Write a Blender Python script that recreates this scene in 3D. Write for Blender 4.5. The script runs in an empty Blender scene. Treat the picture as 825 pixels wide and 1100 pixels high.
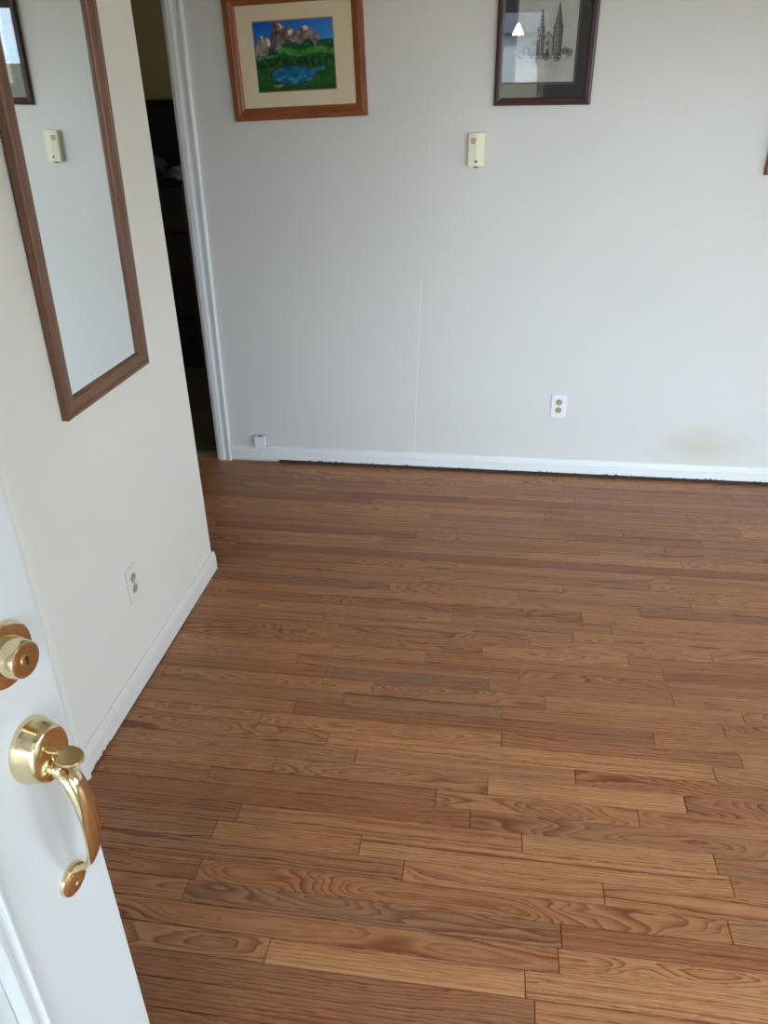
import bpy, bmesh, math, random
import numpy as np
from mathutils import Matrix, Vector

# ------------------------------------------------------------------ camera
scn = bpy.context.scene
COL = scn.collection
F, PITCH, YAW, ROLL, CAMH = 818.62, math.radians(28.0415), math.radians(8.2665), math.radians(0.7827), 1.62

def cam_axes():
    cy, sy, cp, sp = math.cos(YAW), math.sin(YAW), math.cos(PITCH), math.sin(PITCH)
    fw = np.array([-sy*cp, cy*cp, -sp]); rt = np.array([cy, sy, 0.0]); dn = np.cross(fw, rt)
    cr, sr = math.cos(ROLL), math.sin(ROLL)
    return cr*rt + sr*dn, -sr*rt + cr*dn, fw
RT, DN, FW = cam_axes()
cd = bpy.data.cameras.new('camera'); cam = bpy.data.objects.new('camera', cd); COL.objects.link(cam)
m = Matrix.Identity(4)
for i in range(3):
    m[i][0], m[i][1], m[i][2] = RT[i], -DN[i], -FW[i]
m[2][3] = CAMH
cam.matrix_world = m
cd.sensor_fit = 'HORIZONTAL'; cd.sensor_width = 36.0; cd.lens = F*36.0/825.0; cd.clip_start = 0.02
scn.camera = cam

def ray(px, py):
    return RT*((px-412.5)/F) + DN*((py-550)/F) + FW
def hit(px, py, ax, val):
    d = ray(px, py); C = np.array([0, 0, CAMH]); return C + d*((val-C[ax])/d[ax])
def proj(P):
    q = np.asarray(P, float) - [0, 0, CAMH]
    z = q @ FW
    return 412.5 + F*(q @ RT)/z, 550 + F*(q @ DN)/z, z

# ------------------------------------------------------------------ light
world = bpy.data.worlds.new('sky'); scn.world = world; world.use_nodes = True
bg = world.node_tree.nodes['Background']
bg.inputs[0].default_value = (0.63, 0.81, 1.0, 1); bg.inputs[1].default_value = 12.5
sd = bpy.data.lights.new('sun', 'SUN'); sd.energy = 18.0; sd.angle = math.radians(0.6); sd.color = (1.0, 0.94, 0.84)
sun = bpy.data.objects.new('sun', sd); COL.objects.link(sun)
sun.rotation_euler = Vector((0.25, -0.75, -0.95)).to_track_quat('-Z', 'Y').to_euler()   # behind the house: only the yard is sunlit
scn.view_settings.view_transform = 'Standard'; scn.view_settings.look = 'None'
scn.view_settings.gamma = 1.0; scn.view_settings.use_curve_mapping = False
scn.view_settings.exposure = 0.25

YB, XL, YF, YE, ZC = 3.50, -1.042, -0.30, 2.445, 2.44      # back wall, left wall, front wall, end of left wall, ceiling
XR = 5.0
DO = (-0.61, 0.31, 2.05)                                    # front doorway x0, x1, height
WI = (1.0, 2.55, 0.40, 2.15)                               # front window x0, x1, z0, z1
WR = (0.0, 1.8, 0.6, 2.12)                                  # side window in the right wall y0, y1, z0, z1
def portal(name, loc, sx, sz, d):
    l = bpy.data.lights.new(name, 'AREA'); l.shape = 'RECTANGLE'; l.size = sx; l.size_y = sz
    l.cycles.is_portal = True
    o = bpy.data.objects.new(name, l); COL.objects.link(o)
    o.location = loc; o.rotation_euler = Vector(d).to_track_quat('-Z', 'Z').to_euler()
portal('doorway_daylight', ((DO[0]+DO[1])/2, YF-.06, DO[2]/2), DO[1]-DO[0], DO[2], (0, 1, 0))
portal('window_daylight', ((WI[0]+WI[1])/2, YF-.06, (WI[2]+WI[3])/2), WI[1]-WI[0], WI[3]-WI[2], (0, 1, 0))
portal('bedroom_fill_portal', (.55, 4.8, 1.55), 1.0, 1.1, (-1, 0, 0))  # portal for the opening added to lift the bedroom light
portal('side_window_daylight', (XR+.06, (WR[0]+WR[1])/2, (WR[2]+WR[3])/2), WR[1]-WR[0], WR[3]-WR[2], (-1, 0, 0))

# ------------------------------------------------------------------ materials
def s2l(c):
    return tuple(((v/255.0)/12.92 if v/255.0 <= 0.04045 else ((v/255.0+0.055)/1.055)**2.4) for v in c)
class NT:
    def __init__(s, name):
        s.mat = bpy.data.materials.new(name); s.mat.use_nodes = True
        s.t = s.mat.node_tree; s.b = s.t.nodes['Principled BSDF']; s.out = s.t.nodes['Material Output']
    def n(s, typ, **kw):
        n = s.t.nodes.new(typ)
        for k, v in kw.items(): setattr(n, k, v)
        return n
    def put(s, sock, v):
        if isinstance(v, bpy.types.NodeSocket): s.t.links.new(v, sock)
        elif v is not None: sock.default_value = v
    def math(s, op, a, b=None, clamp=False):
        n = s.n('ShaderNodeMath', operation=op); n.use_clamp = clamp
        s.put(n.inputs[0], a); s.put(n.inputs[1], b); return n.outputs[0]
    def comb(s, x, y, z):
        n = s.n('ShaderNodeCombineXYZ'); s.put(n.inputs[0], x); s.put(n.inputs[1], y); s.put(n.inputs[2], z); return n.outputs[0]
    def sep(s, v):
        n = s.n('ShaderNodeSeparateXYZ'); s.put(n.inputs[0], v); return n.outputs
    def noise(s, vec, scale, detail=2.0, rough=0.5):
        n = s.n('ShaderNodeTexNoise'); s.put(n.inputs['Vector'], vec); n.inputs['Scale'].default_value = scale
        n.inputs['Detail'].default_value = detail; n.inputs['Roughness'].default_value = rough; return n.outputs[0]
    def mix(s, f, a, b, mode='MIX'):
        n = s.n('ShaderNodeMix', data_type='RGBA', blend_type=mode); s.put(n.inputs[0], f)
        s.put(n.inputs[6], a if isinstance(a, bpy.types.NodeSocket) else (*a, 1)); s.put(n.inputs[7], b if isinstance(b, bpy.types.NodeSocket) else (*b, 1))
        return n.outputs[2]
    def rng(s, v, a, b, c, d):
        n = s.n('ShaderNodeMapRange'); s.put(n.inputs[0], v)
        for i, q in enumerate((a, b, c, d)): n.inputs[i+1].default_value = q
        return n.outputs[0]
    def pos(s): return s.n('ShaderNodeNewGeometry').outputs['Position']
    def obj(s): return s.n('ShaderNodeTexCoord').outputs['Object']
    def bump(s, h, strength, dist):
        n = s.n('ShaderNodeBump'); n.inputs['Strength'].default_value = strength; n.inputs['Distance'].default_value = dist
        s.put(n.inputs['Height'], h); s.put(s.b.inputs['Normal'], n.outputs[0])
    def set(s, **kw):
        for k, v in kw.items():
            k = k.replace('_', ' ')
            if k == 'Base Color' and not isinstance(v, bpy.types.NodeSocket): v = (*v, 1)
            s.put(s.b.inputs[k], v)
        return s.mat

def paint(name, rgb, rough=0.45, spec=0.5, bump=0.12, var=0.03, scale=60):
    t = NT(name); p = t.pos(); c = s2l(rgb)
    big = t.noise(p, 1.7, 3)
    col = t.mix(t.rng(big, .35, .65, 0, 1), c, tuple(v*(1-var) for v in c))
    t.bump(t.noise(p, scale, 4), bump, 0.004)
    return t.set(Base_Color=col, Roughness=rough, Specular_IOR_Level=spec)
def plain(name, rgb, rough=0.5, metal=0.0, spec=0.5, scale=40, var=0.08):
    t = NT(name); p = t.obj(); c = s2l(rgb)
    col = t.mix(t.noise(p, scale, 3), tuple(v*(1-var) for v in c), tuple(min(1, v*(1+var)) for v in c))
    return t.set(Base_Color=col, Roughness=rough, Metallic=metal, Specular_IOR_Level=spec)

WALLC = (225, 221, 213)
M = {}
M['wall'] = paint('wall_paint', (235, 228, 213), 0.5)
M['creamtrim'] = paint('cream_trim_paint', (231, 225, 213), 0.4, bump=.04)
M['ceiling'] = paint('ceiling_paint', (236, 234, 228), 0.8)
M['trim'] = paint('white_trim_paint', (238, 238, 234), 0.35, bump=.04)
M['door'] = paint('white_door_paint', (211, 210, 206), 0.35, bump=.03)
def back_wall_mat():
    t = NT('semi_gloss_wall_paint'); p = t.pos(); s = t.sep(p); c = s2l(WALLC)
    big = t.noise(p, 1.5, 3)
    col = t.mix(t.rng(big, .35, .65, 0, 1), c, tuple(v*.97 for v in c))
    # yellowish scuff low on the wall, to the right of the socket
    wob = t.math('MULTIPLY', t.math('SUBTRACT', t.noise(p, 9, 3), .5), .12)
    dx = t.math('DIVIDE', t.math('ADD', t.math('SUBTRACT', s[0], 1.02), wob), .24)
    dz = t.math('DIVIDE', t.math('ADD', t.math('SUBTRACT', s[2], .19), wob), .11)
    d = t.math('SQRT', t.math('ADD', t.math('MULTIPLY', dx, dx), t.math('MULTIPLY', dz, dz)))
    stain = t.rng(d, .25, 1.1, .42, 0)
    col = t.mix(stain, col, s2l((196, 188, 156)))
    t.bump(t.math('ADD', t.noise(p, 5, 2), t.math('MULTIPLY', t.noise(p, 70, 4), .25)), .12, .01)
    return t.set(Base_Color=col, Roughness=t.rng(t.noise(p, 2.3, 3), .3, .7, .33, .36), Specular_IOR_Level=.5)
M['wallback'] = back_wall_mat()

def oak_floor():
    t = NT('oak_strip')
    a = t.n('ShaderNodeAttribute'); a.attribute_name = 'board_xy'
    x, y, seed = t.sep(a.outputs['Vector'])
    b = t.n('ShaderNodeAttribute'); b.attribute_name = 'board_look'
    tone, fig, grey = t.sep(b.outputs['Vector'])
    sv = t.math('MULTIPLY', seed, 91.7)
    P = t.comb(t.math('MULTIPLY', x, 1.0), t.math('MULTIPLY', y, 5.0), sv)
    n1 = t.math('SUBTRACT', t.noise(P, 3.2, 1.2, .4), .5)
    n2 = t.math('SUBTRACT', t.noise(t.comb(t.math('MULTIPLY', x, 3.0), t.math('MULTIPLY', y, 30.0), sv), 6.0, 2), .5)
    off = t.math('MULTIPLY', t.math('SUBTRACT', fig, .5), .34)              # far off centre = straight grain
    s2 = t.math('FRACT', t.math('MULTIPLY', seed, 7.31))
    kx = t.math('ADD', t.math('MULTIPLY', x, t.math('ADD', .02, t.math('MULTIPLY', t.math('MULTIPLY', s2, s2), .16))), t.math('MULTIPLY', t.math('SUBTRACT', seed, .5), .02))
    zz = t.math('ADD', kx, t.math('MULTIPLY', n1, .11))
    yy = t.math('ADD', t.math('SUBTRACT', y, off), t.math('MULTIPLY', n2, .010))
    r = t.math('SQRT', t.math('ADD', t.math('MULTIPLY', yy, yy), t.math('MULTIPLY', zz, zz)))
    vary = t.noise(t.comb(t.math('MULTIPLY', r, 55.0), sv, 0.0), 1.0, 2)
    rr = t.math('ADD', t.math('MULTIPLY', r, t.math('ADD', 84.0, t.math('MULTIPLY', seed, 66.0))), t.math('MULTIPLY', vary, 3.2))
    f = t.math('FRACT', rr)
    line = t.math('POWER', f, 2.3)
    line = t.math('MULTIPLY', line, t.rng(f, .90, 1.0, 1.0, 0.1))
    line = t.math('MULTIPLY', line, t.rng(vary, .3, .65, 1.65, .65), True)
    pore = t.noise(t.comb(t.math('MULTIPLY', x, 14.0), t.math('MULTIPLY', y, 420.0), sv), 1.0, 3, .6)
    pore = t.rng(pore, .48, .64, 0, 1)
    tint = t.noise(t.comb(t.math('MULTIPLY', x, 2.0), t.math('MULTIPLY', y, 9.0), sv), 1.6, 2)
    light = t.mix(tone, s2l((147, 88, 55)), s2l((208, 149, 98)))
    light = t.mix(t.math('MULTIPLY', t.math('ADD', grey, t.rng(tint, .45, .8, 0, .25)), .55, True), light, s2l((142, 112, 88)))
    light = t.mix(t.rng(tint, .25, .6, .18, 0), light, s2l((150, 84, 48)))
    dark = t.mix(1.0, light, s2l((160, 116, 92)), 'MULTIPLY')
    col = t.mix(t.math('MULTIPLY', line, t.rng(n1, -.2, .2, 1.0, .8)), light, dark)
    col = t.mix(t.math('MULTIPLY', pore, .38), col, dark)
    # worn dirty patches and a few old nail marks, fixed to the floor
    p = t.pos()
    dirt = t.rng(t.noise(p, 1.9, 4, .6), .54, .74, 0, .34)
    col = t.mix(dirt, col, s2l((98, 74, 56)))
    v = t.n('ShaderNodeTexVoronoi'); v.inputs['Scale'].default_value = 5.0; t.put(v.inputs['Vector'], t.comb(t.math('MULTIPLY', t.sep(p)[0], .55), t.sep(p)[1], 0.0))
    spot = t.math('MULTIPLY', t.rng(v.outputs['Distance'], .016, .035, 1, 0), t.math('GREATER_THAN', t.sep(v.outputs['Color'])[0], .72))
    col = t.mix(t.math('MULTIPLY', spot, .8), col, s2l((45, 28, 20)))
    t.bump(t.math('ADD', t.math('MULTIPLY', line, -.5), t.math('MULTIPLY', pore, -.5)), .15, .0012)
    return t.set(Base_Color=col, Roughness=t.rng(t.noise(p, 3.0, 3), .3, .7, .34, .46), Specular_IOR_Level=.42)
M['oak'] = oak_floor()

def frame_wood(name, c1, c2, c3, axis, rough=.4):
    """grain runs along the member's own long axis (object X, Y or Z)"""
    t = NT(name); s = list(t.sep(t.obj()))
    k = [1.0]*3; k[axis] = .05
    v = t.comb(*[t.math('MULTIPLY', s[i], k[i]) for i in range(3)])
    g = t.noise(v, 180, 4, .6); b = t.noise(v, 45, 3)
    col = t.mix(t.rng(b, .3, .7, 0, 1), s2l(c1), s2l(c2))
    col = t.mix(t.rng(g, .5, .66, 0, .75), col, s2l(c3))
    t.bump(g, .15, .001)
    return t.set(Base_Color=col, Roughness=rough, Specular_IOR_Level=.45)
BR = t_ = None
def brass_mat(name, rgb, rough):
    t = NT(name); c = s2l(rgb)
    n = t.noise(t.obj(), 55, 3)
    col = t.mix(t.rng(n, .4, .7, 0, .35), c, s2l((206, 174, 122)))
    return t.set(Base_Color=col, Metallic=1.0, Roughness=t.rng(n, .3, .7, rough, rough+.08))
M['brass'] = brass_mat('polished_brass', (234, 216, 176), .09)
M['brass2'] = brass_mat('worn_brass', (208, 184, 138), .2)
M['dark'] = plain('black_gap', (18, 15, 14), .8)
M['gap'] = plain('dark_dirt', (66, 45, 34), .9, scale=90, var=.5)
M['ivory'] = plain('ivory_plastic', (250, 245, 210), .4, var=.02)
M['ivory2'] = plain('cream_plastic', (214, 190, 140), .4, var=.02)
M['tan'] = plain('tan_plastic', (184, 160, 122), .4, var=.02)
M['whiteplastic'] = plain('white_plastic', (240, 240, 242), .35, var=.01)
M['red'] = plain('red_ink', (190, 70, 70), .6)
M['mat_cream'] = plain('linen_mat_board', (226, 208, 174), .9, scale=220, var=.07)
M['mat_navy'] = plain('dark_slate_mat_board', (36, 42, 50), .9, scale=200, var=.1)
M['fillet'] = plain('rose_fillet', (168, 112, 100), .6)
M['maroon'] = plain('dark_maroon_lacquer', (58, 24, 28), .28, scale=15, var=.15)
M['maroon2'] = plain('maroon_bead_lacquer', (116, 66, 66), .25, scale=15, var=.1)
M['threshold'] = plain('brushed_threshold', (128, 120, 96), .4, metal=.6)
M['olive'] = paint('olive_wall_paint', (204, 182, 128), .7)
M['carpet'] = paint('green_brown_carpet', (92, 84, 60), 1.0, spec=.1, bump=1.0, var=.3, scale=500)
M['espresso'] = plain('espresso_wood', (26, 18, 16), .6, scale=12, var=.3)
M['mahogany'] = plain('mahogany_edge', (120, 66, 44), .4, scale=12, var=.2)
M['wicker'] = plain('dark_wicker', (52, 40, 32), .8, scale=300, var=.5)
M['cloth_navy'] = plain('navy_cloth', (42, 44, 58), .95, scale=80, var=.15)
M['cloth_grey'] = plain('grey_cloth', (112, 104, 96), .95, scale=80, var=.15)
M['cloth_olive'] = plain('olive_cloth', (70, 62, 44), .95, scale=80, var=.15)
M['grass'] = paint('lawn_grass', (120, 112, 88), 1.0, spec=.1, bump=.6, var=.4, scale=30)
M['concrete'] = paint('porch_concrete', (176, 170, 160), .9, bump=.3, var=.12)
M['siding'] = paint('pale_siding', (186, 190, 196), .7)
M['roofing'] = paint('grey_shingle', (92, 92, 100), .9, bump=.5)
M['post'] = plain('peach_post_paint', (222, 178, 150), .6)
M['shade'] = plain('lit_white_shade', (245, 245, 242), .6, var=.02)
M['shade'].node_tree.nodes['Principled BSDF'].inputs['Emission Color'].default_value = (1, .97, .92, 1)
M['shade'].node_tree.nodes['Principled BSDF'].inputs['Emission Strength'].default_value = 30.0
M['mirror'] = plain('silvered_glass', (236, 240, 238), .015, metal=1.0, var=.005)
def glass_mat():
    t = NT('picture_glass'); t.t.nodes.remove(t.b)
    fr = t.n('ShaderNodeFresnel'); fr.inputs[0].default_value = 1.5
    tr = t.n('ShaderNodeBsdfTransparent'); gl = t.n('ShaderNodeBsdfGlossy'); gl.inputs['Roughness'].default_value = .005
    nz = t.noise(t.obj(), 3, 1); tr.inputs[0].default_value = (.97, .98, .97, 1)
    mx = t.n('ShaderNodeMixShader'); t.put(mx.inputs[0], t.math('MULTIPLY', fr.outputs[0], t.rng(nz, 0, 1, .95, 1.1))); t.put(mx.inputs[1], tr.outputs[0]); t.put(mx.inputs[2], gl.outputs[0])
    t.put(t.out.inputs[0], mx.outputs[0]); return t.mat
M['glass'] = glass_mat()
def print_mat():
    t = NT('painted_print'); a = t.n('ShaderNodeAttribute'); a.attribute_name = 'print'
    g = t.noise(t.obj(), 400, 2)
    return t.set(Base_Color=t.mix(t.rng(g, .3, .7, 0, .12), a.outputs['Color'], (.05, .05, .05), 'MULTIPLY'), Roughness=.7, Specular_IOR_Level=.2)
M['print'] = print_mat()

# ------------------------------------------------------------------ mesh helpers
def link(name, me, mat, parent=None, **props):
    o = bpy.data.objects.new(name, me); COL.objects.link(o)
    if mat is not None and not me.materials: me.materials.append(M[mat] if isinstance(mat, str) else mat)
    if parent is not None: o.parent = parent
    for k, v in props.items(): o[k] = v
    return o
def mesh(name, verts, faces, smooth=False):
    me = bpy.data.meshes.new(name); me.from_pydata([tuple(map(float, v)) for v in verts], [], faces); me.validate(); me.update()
    if smooth: me.polygons.foreach_set('use_smooth', [True]*len(me.polygons))
    return me
def empty(name, loc=(0, 0, 0), **props):
    o = bpy.data.objects.new(name, None); COL.objects.link(o); o.location = loc; o.empty_display_size = .05
    for k, v in props.items(): o[k] = v
    return o
def boxmesh(name, lo, hi, bevel=0.0, seg=2):
    bm = bmesh.new(); bmesh.ops.create_cube(bm, size=1.0)
    for v in bm.verts:
        v.co = Vector([(lo[i]+hi[i])/2 + v.co[i]*(hi[i]-lo[i]) for i in range(3)])
    if bevel:
        bmesh.ops.bevel(bm, geom=list(bm.edges), offset=bevel, segments=seg, affect='EDGES', profile=.5)
    me = bpy.data.meshes.new(name); bm.to_mesh(me); bm.free(); return me
def box(name, lo, hi, mat, parent=None, bevel=0.0, **props):
    """box with its own origin at the base centre"""
    c = Vector(((lo[0]+hi[0])/2, (lo[1]+hi[1])/2, lo[2]))
    me = boxmesh(name, [lo[i]-c[i] for i in range(3)], [hi[i]-c[i] for i in range(3)], bevel)
    o = link(name, me, mat, parent, **props); o.location = c; return o
def multibox(name, boxes, mat, parent=None, bevel=0.0, **props):
    bm = bmesh.new()
    for lo, hi in boxes:
        me = boxmesh('tmp', lo, hi, bevel); bm.from_mesh(me); bpy.data.meshes.remove(me)
    me = bpy.data.meshes.new(name); bm.to_mesh(me); bm.free()
    return link(name, me, mat, parent, **props)
def extrude(name, prof, p0, p1, right, mat, parent=None, caps=True, **props):
    """sweep a closed profile [(a, z)] from p0 to p1; a runs along the horizontal vector right"""
    p0, p1, right = Vector(p0), Vector(p1), Vector(right); n = len(prof)
    vs = [q + right*a + Vector((0, 0, z)) - p0 for q in (p0, p1) for a, z in prof]
    fs = [(i, (i+1) % n, n+(i+1) % n, n+i) for i in range(n)]
    if caps: fs += [tuple(range(n))[::-1], tuple(range(n, 2*n))]
    o = link(name, fixn(mesh(name, vs, fs)), mat, parent, **props); o.location = p0; return o
def fixn(me):
    bm = bmesh.new(); bm.from_mesh(me); bmesh.ops.recalc_face_normals(bm, faces=bm.faces); bm.to_mesh(me); bm.free(); return me
def lathe(name, prof, seg=40, smooth=True):
    """prof [(r, h)] about local Y (h along +Y)"""
    vs, fs = [], []
    for r, hh in prof:
        for k in range(seg):
            a = 2*math.pi*k/seg; vs.append((r*math.cos(a), hh, r*math.sin(a)))
    for i in range(len(prof)-1):
        for k in range(seg):
            fs.append((i*seg+k, i*seg+(k+1) % seg, (i+1)*seg+(k+1) % seg, (i+1)*seg+k))
    fs.append(tuple(range(seg))); fs.append(tuple(range((len(prof)-1)*seg, len(prof)*seg)))
    me = fixn(mesh(name, vs, fs))
    if smooth:
        for p in me.polygons: p.use_smooth = len(p.vertices) == 4
        me.set_sharp_from_angle(angle=math.radians(35))
    return me
ST = dict(kind='structure')

# ------------------------------------------------------------------ room shell
def wall(name, boxes, mat, label, cat='wall'):
    return multibox(name, boxes, mat, kind='structure', label=label, category=cat)
T = .12
XH = -3.0                      # far end of the hall
XD0, XD1 = -2.12, -1.372       # doorway in the back wall
w_back = wall('wall_back', [((XD1, YB, 0), (XR, YB+T, ZC)), ((XH, YB, 0), (XD0, YB+T, ZC)), ((XD0, YB, 2.05), (XD1, YB+T, ZC))],
     'wallback', 'large off-white wall facing the camera, hung with framed pictures')
# left wall with closet opening; its far end leans very slightly
CY0, CY1, CH = 0.56, 1.325, 2.05
w_left = wall('wall_left', [((XL-.11, YF, 0), (XL, CY0, ZC)), ((XL-.11, CY0, CH), (XL, CY1, ZC)), ((XL-.11, CY1, 0), (XL, YE-.3, ZC))],
     'wall', 'cream wall at left carrying the long wood-framed mirror')
bm = bmesh.new(); bm.from_mesh(w_left.data)
tmp = boxmesh('tmp', (XL-.11, YE-.3, 0), (XL, YE, ZC)); bm.from_mesh(tmp)
for v in bm.verts:
    if abs(v.co.y-YE) < 1e-4 and v.co.z > 1: v.co.y -= .042
bm.to_mesh(w_left.data); bm.free()
wall('wall_hall', [((XH, YE-.15, 0), (XL-.11, YE-.04, ZC))], 'wall', 'side wall of the short hall behind the mirror wall')
wall('wall_hall_end', [((XH-T, YE-.15, 0), (XH, YB+T, ZC))], 'wall', 'end wall of the short hall, out of view')
wall('wall_front', [((XL-.11, YF-T, 0), (DO[0]-.03, YF, ZC)), ((DO[0]-.03, YF-T, DO[2]+.03), (DO[1]+.03, YF, ZC)), ((DO[1]+.03, YF-T, 0), (WI[0], YF, ZC)),
     ((WI[0], YF-T, 0), (WI[1], YF, WI[2])), ((WI[0], YF-T, WI[3]), (WI[1], YF, ZC)), ((WI[1], YF-T, 0), (XR, YF, ZC))], 'wall', 'front wall behind the camera with entry doorway and window')
wall('wall_right', [((XR, YF-T, 0), (XR+T, WR[0], ZC)), ((XR, WR[1], 0), (XR+T, YB+T, ZC)), ((XR, WR[0], 0), (XR+T, WR[1], WR[2])), ((XR, WR[0], WR[3]), (XR+T, WR[1], ZC))], 'wall', 'right-hand wall of the room with a window, out of view')
wall('ceiling', [((-4.6, YF-T, ZC), (XR+T, 7.2, ZC+.1))], 'ceiling', 'flat white ceiling over the rooms', 'ceiling')
# bedroom beyond
wall('wall_bedroom', [((-4.5, 6.0, 0), (0.6, 6.12, ZC)), ((-4.6, YB+T, 0), (-4.5, 6.12, ZC)), ((.5, YB+T, 0), (.6, 4.3, ZC)), ((.5, 5.3, 0), (.6, 6.0, ZC)), ((.5, 4.3, 0), (.6, 5.3, 1.0)), ((.5, 4.3, 2.1), (.6, 5.3, ZC)), ((-4.5, YB+T, 0), (XH-T, YB+T+.02, ZC))], 'olive', 'olive wall of the dark room beyond the doorway')
box('floor_bedroom', (-4.5, YB+T-.045, -.03), (.5, 6.0, .004), 'carpet', kind='structure', label='green-brown carpet in the dark room beyond the doorway', category='floor')
box('threshold_strip', (XD0, YB+.055, 0.0), (XD1, YB+.08, .009), 'threshold', label='metal carpet strip across the far doorway threshold', category='threshold')

# baseboards: profile (out from wall, z)
def base_prof(z0, th=.013, top=.084):
    return [(0, z0), (th, z0), (th, top-.024), (th-.002, top-.02), (th-.002, top-.016), (th-.004, top-.006), (th-.007, top), (0, top)]
bb = extrude('baseboard_back', base_prof(.016), (XD1+.068, YB, 0), (XR, YB, 0), (0, -1, 0), 'trim', kind='structure', label='white baseboard along the back wall with a dark gap below', category='baseboard')
# dirt-filled gap under it: ragged dark strip, starts a little right of the casing
rnd = random.Random(4)
vs, fs = [], []
xs = np.arange(-1.05, XR, .02)
for i, x in enumerate(xs):
    d = .010 + .005*rnd.random() + (.004 if x > -.3 else 0); zt = .012 + .006*rnd.random()
    vs += [(x, YB, 0), (x, YB-.004-d, .0005), (x, YB-.003-d, zt*.75), (x, YB, zt)]
for i in range(len(xs)-1):
    a = i*4
    for k in range(3): fs.append((a+k, a+k+1, a+5+k, a+4+k))
link('gap_dirt', fixn(mesh('gap_dirt', vs, fs)), 'gap', bb)
vs, fs = [], []
for i in range(70):                                                    # chipped paint edge
    x = -1.0 + rnd.random()*3.0; w = .004+.012*rnd.random(); hh = .002+.005*rnd.random(); n = len(vs)
    vs += [(x, YB-.0134, .0155), (x+w, YB-.0134, .0155), (x+w*.7, YB-.0134, .0155+hh), (x+w*.2, YB-.0134, .0155+hh*.7)]; fs.append((n, n+1, n+2, n+3))
link('paint_chips', fixn(mesh('paint_chips', vs, fs)), 'gap', bb)
for o in bb.children: o.location = -bb.location
bl = extrude('baseboard_left', base_prof(.005), (XL, 1.385, 0), (XL, YE+.008, 0), (1, 0, 0), 'creamtrim', kind='structure', label='white baseboard below the mirror wall with a rounded end', category='baseboard')
g = link('gap_dirt', boxmesh('gap_dirt', (0, 0, 0), (.011, YE-1.385, .0055)), plain('reddish_gap', (72, 38, 26), .8), bl)
vs, fs = [], []
for i in range(14):
    yv = .02+rnd.random()*.1; w = .003+.01*rnd.random(); hh = .003+.006*rnd.random(); n = len(vs)
    vs += [(.0134, yv, .0048), (.0134, yv+w, .0048), (.0134, yv+w*.7, .0048+hh), (.0134, yv+w*.2, .0048+hh*.7)]; fs.append((n, n+1, n+2, n+3))
link('paint_chips', fixn(mesh('paint_chips', vs, fs)), plain('bare_wood', (120, 72, 48), .8), bl)

# door casings
def casing_prof(w):    # (along, out)
    return [(0, 0), (0, .012), (.006, .016), (w*.4, .017), (w*.55, .013), (w*.72, .014), (w*.8, .018), (w*.93, .019), (w, .014), (w, 0)]
def casing(parent, name, base, along, out, z1, w, mat='trim', lean=0.0, **props):
    along, out = Vector(along), Vector(out); n = 10
    vs = [along*a*(1+(lean if z > .1 else 0)*(a/w)) + out*b + Vector((0, 0, z)) for z in (0, z1) for a, b in casing_prof(w)]
    fs = [(i, (i+1) % n, n+(i+1) % n, n+i) for i in range(n)] + [tuple(range(n)), tuple(range(n, 2*n))]
    o = link(name, fixn(mesh(name, vs, fs)), mat, parent, **props); o.location = base; return o
t1 = empty('trim_1', (XD1, YB, 0), kind='structure', label='white moulded casing around the doorway to the dark room', category='door trim')
casing(t1, 'casing_side', (0, 0, 0), (1, 0, 0), (0, -1, 0), 2.11, .066, lean=.22)
casing(t1, 'casing_side', (XD0-XD1, 0, 0), (-1, 0, 0), (0, -1, 0), 2.11, .066)
link('casing_head', boxmesh('casing_head', (XD0-XD1-.06, -.017, 2.05), (.07, 0, 2.115), .003), 'trim', t1)
multi = multibox('jamb', [((-.012, 0, 0), (0, T, 2.05)), ((XD0-XD1, 0, 0), (XD0-XD1+.012, T, 2.05)), ((XD0-XD1, 0, 2.038), (0, T, 2.05))], 'trim', t1)

# hairline drywall seams on the back wall
def seam(name, pts, w, t, parent, mat='wallback'):
    vs, fs = [], []
    for x, z in pts: vs += [(x-w/2, YB, z), (x, YB-t, z), (x+w/2, YB, z)]
    for i in range(len(pts)-1):
        a = 3*i; fs += [(a, a+1, a+4, a+3), (a+1, a+2, a+5, a+4)]
    return link(name, fixn(mesh(name, vs, fs)), mat, parent)
rs = random.Random(2)
seam('seam_ridge', [(-.351 + (z-.09)*.030 + rs.uniform(-.001, .001), z) for z in np.linspace(.085, .93, 30)], .004, .0006, w_back, 'trim')
seam('seam_ridge', [(-.320 + (z-.95)*.035 + rs.uniform(-.001, .001), z) for z in np.linspace(1.28, 1.78, 16)], .006, .0005, w_back)
seam('seam_ridge', [(.437 + (z-1.1)*.012 + rs.uniform(-.001, .001), z) for z in np.linspace(1.02, 1.22, 8)], .006, .0005, w_back)

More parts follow.
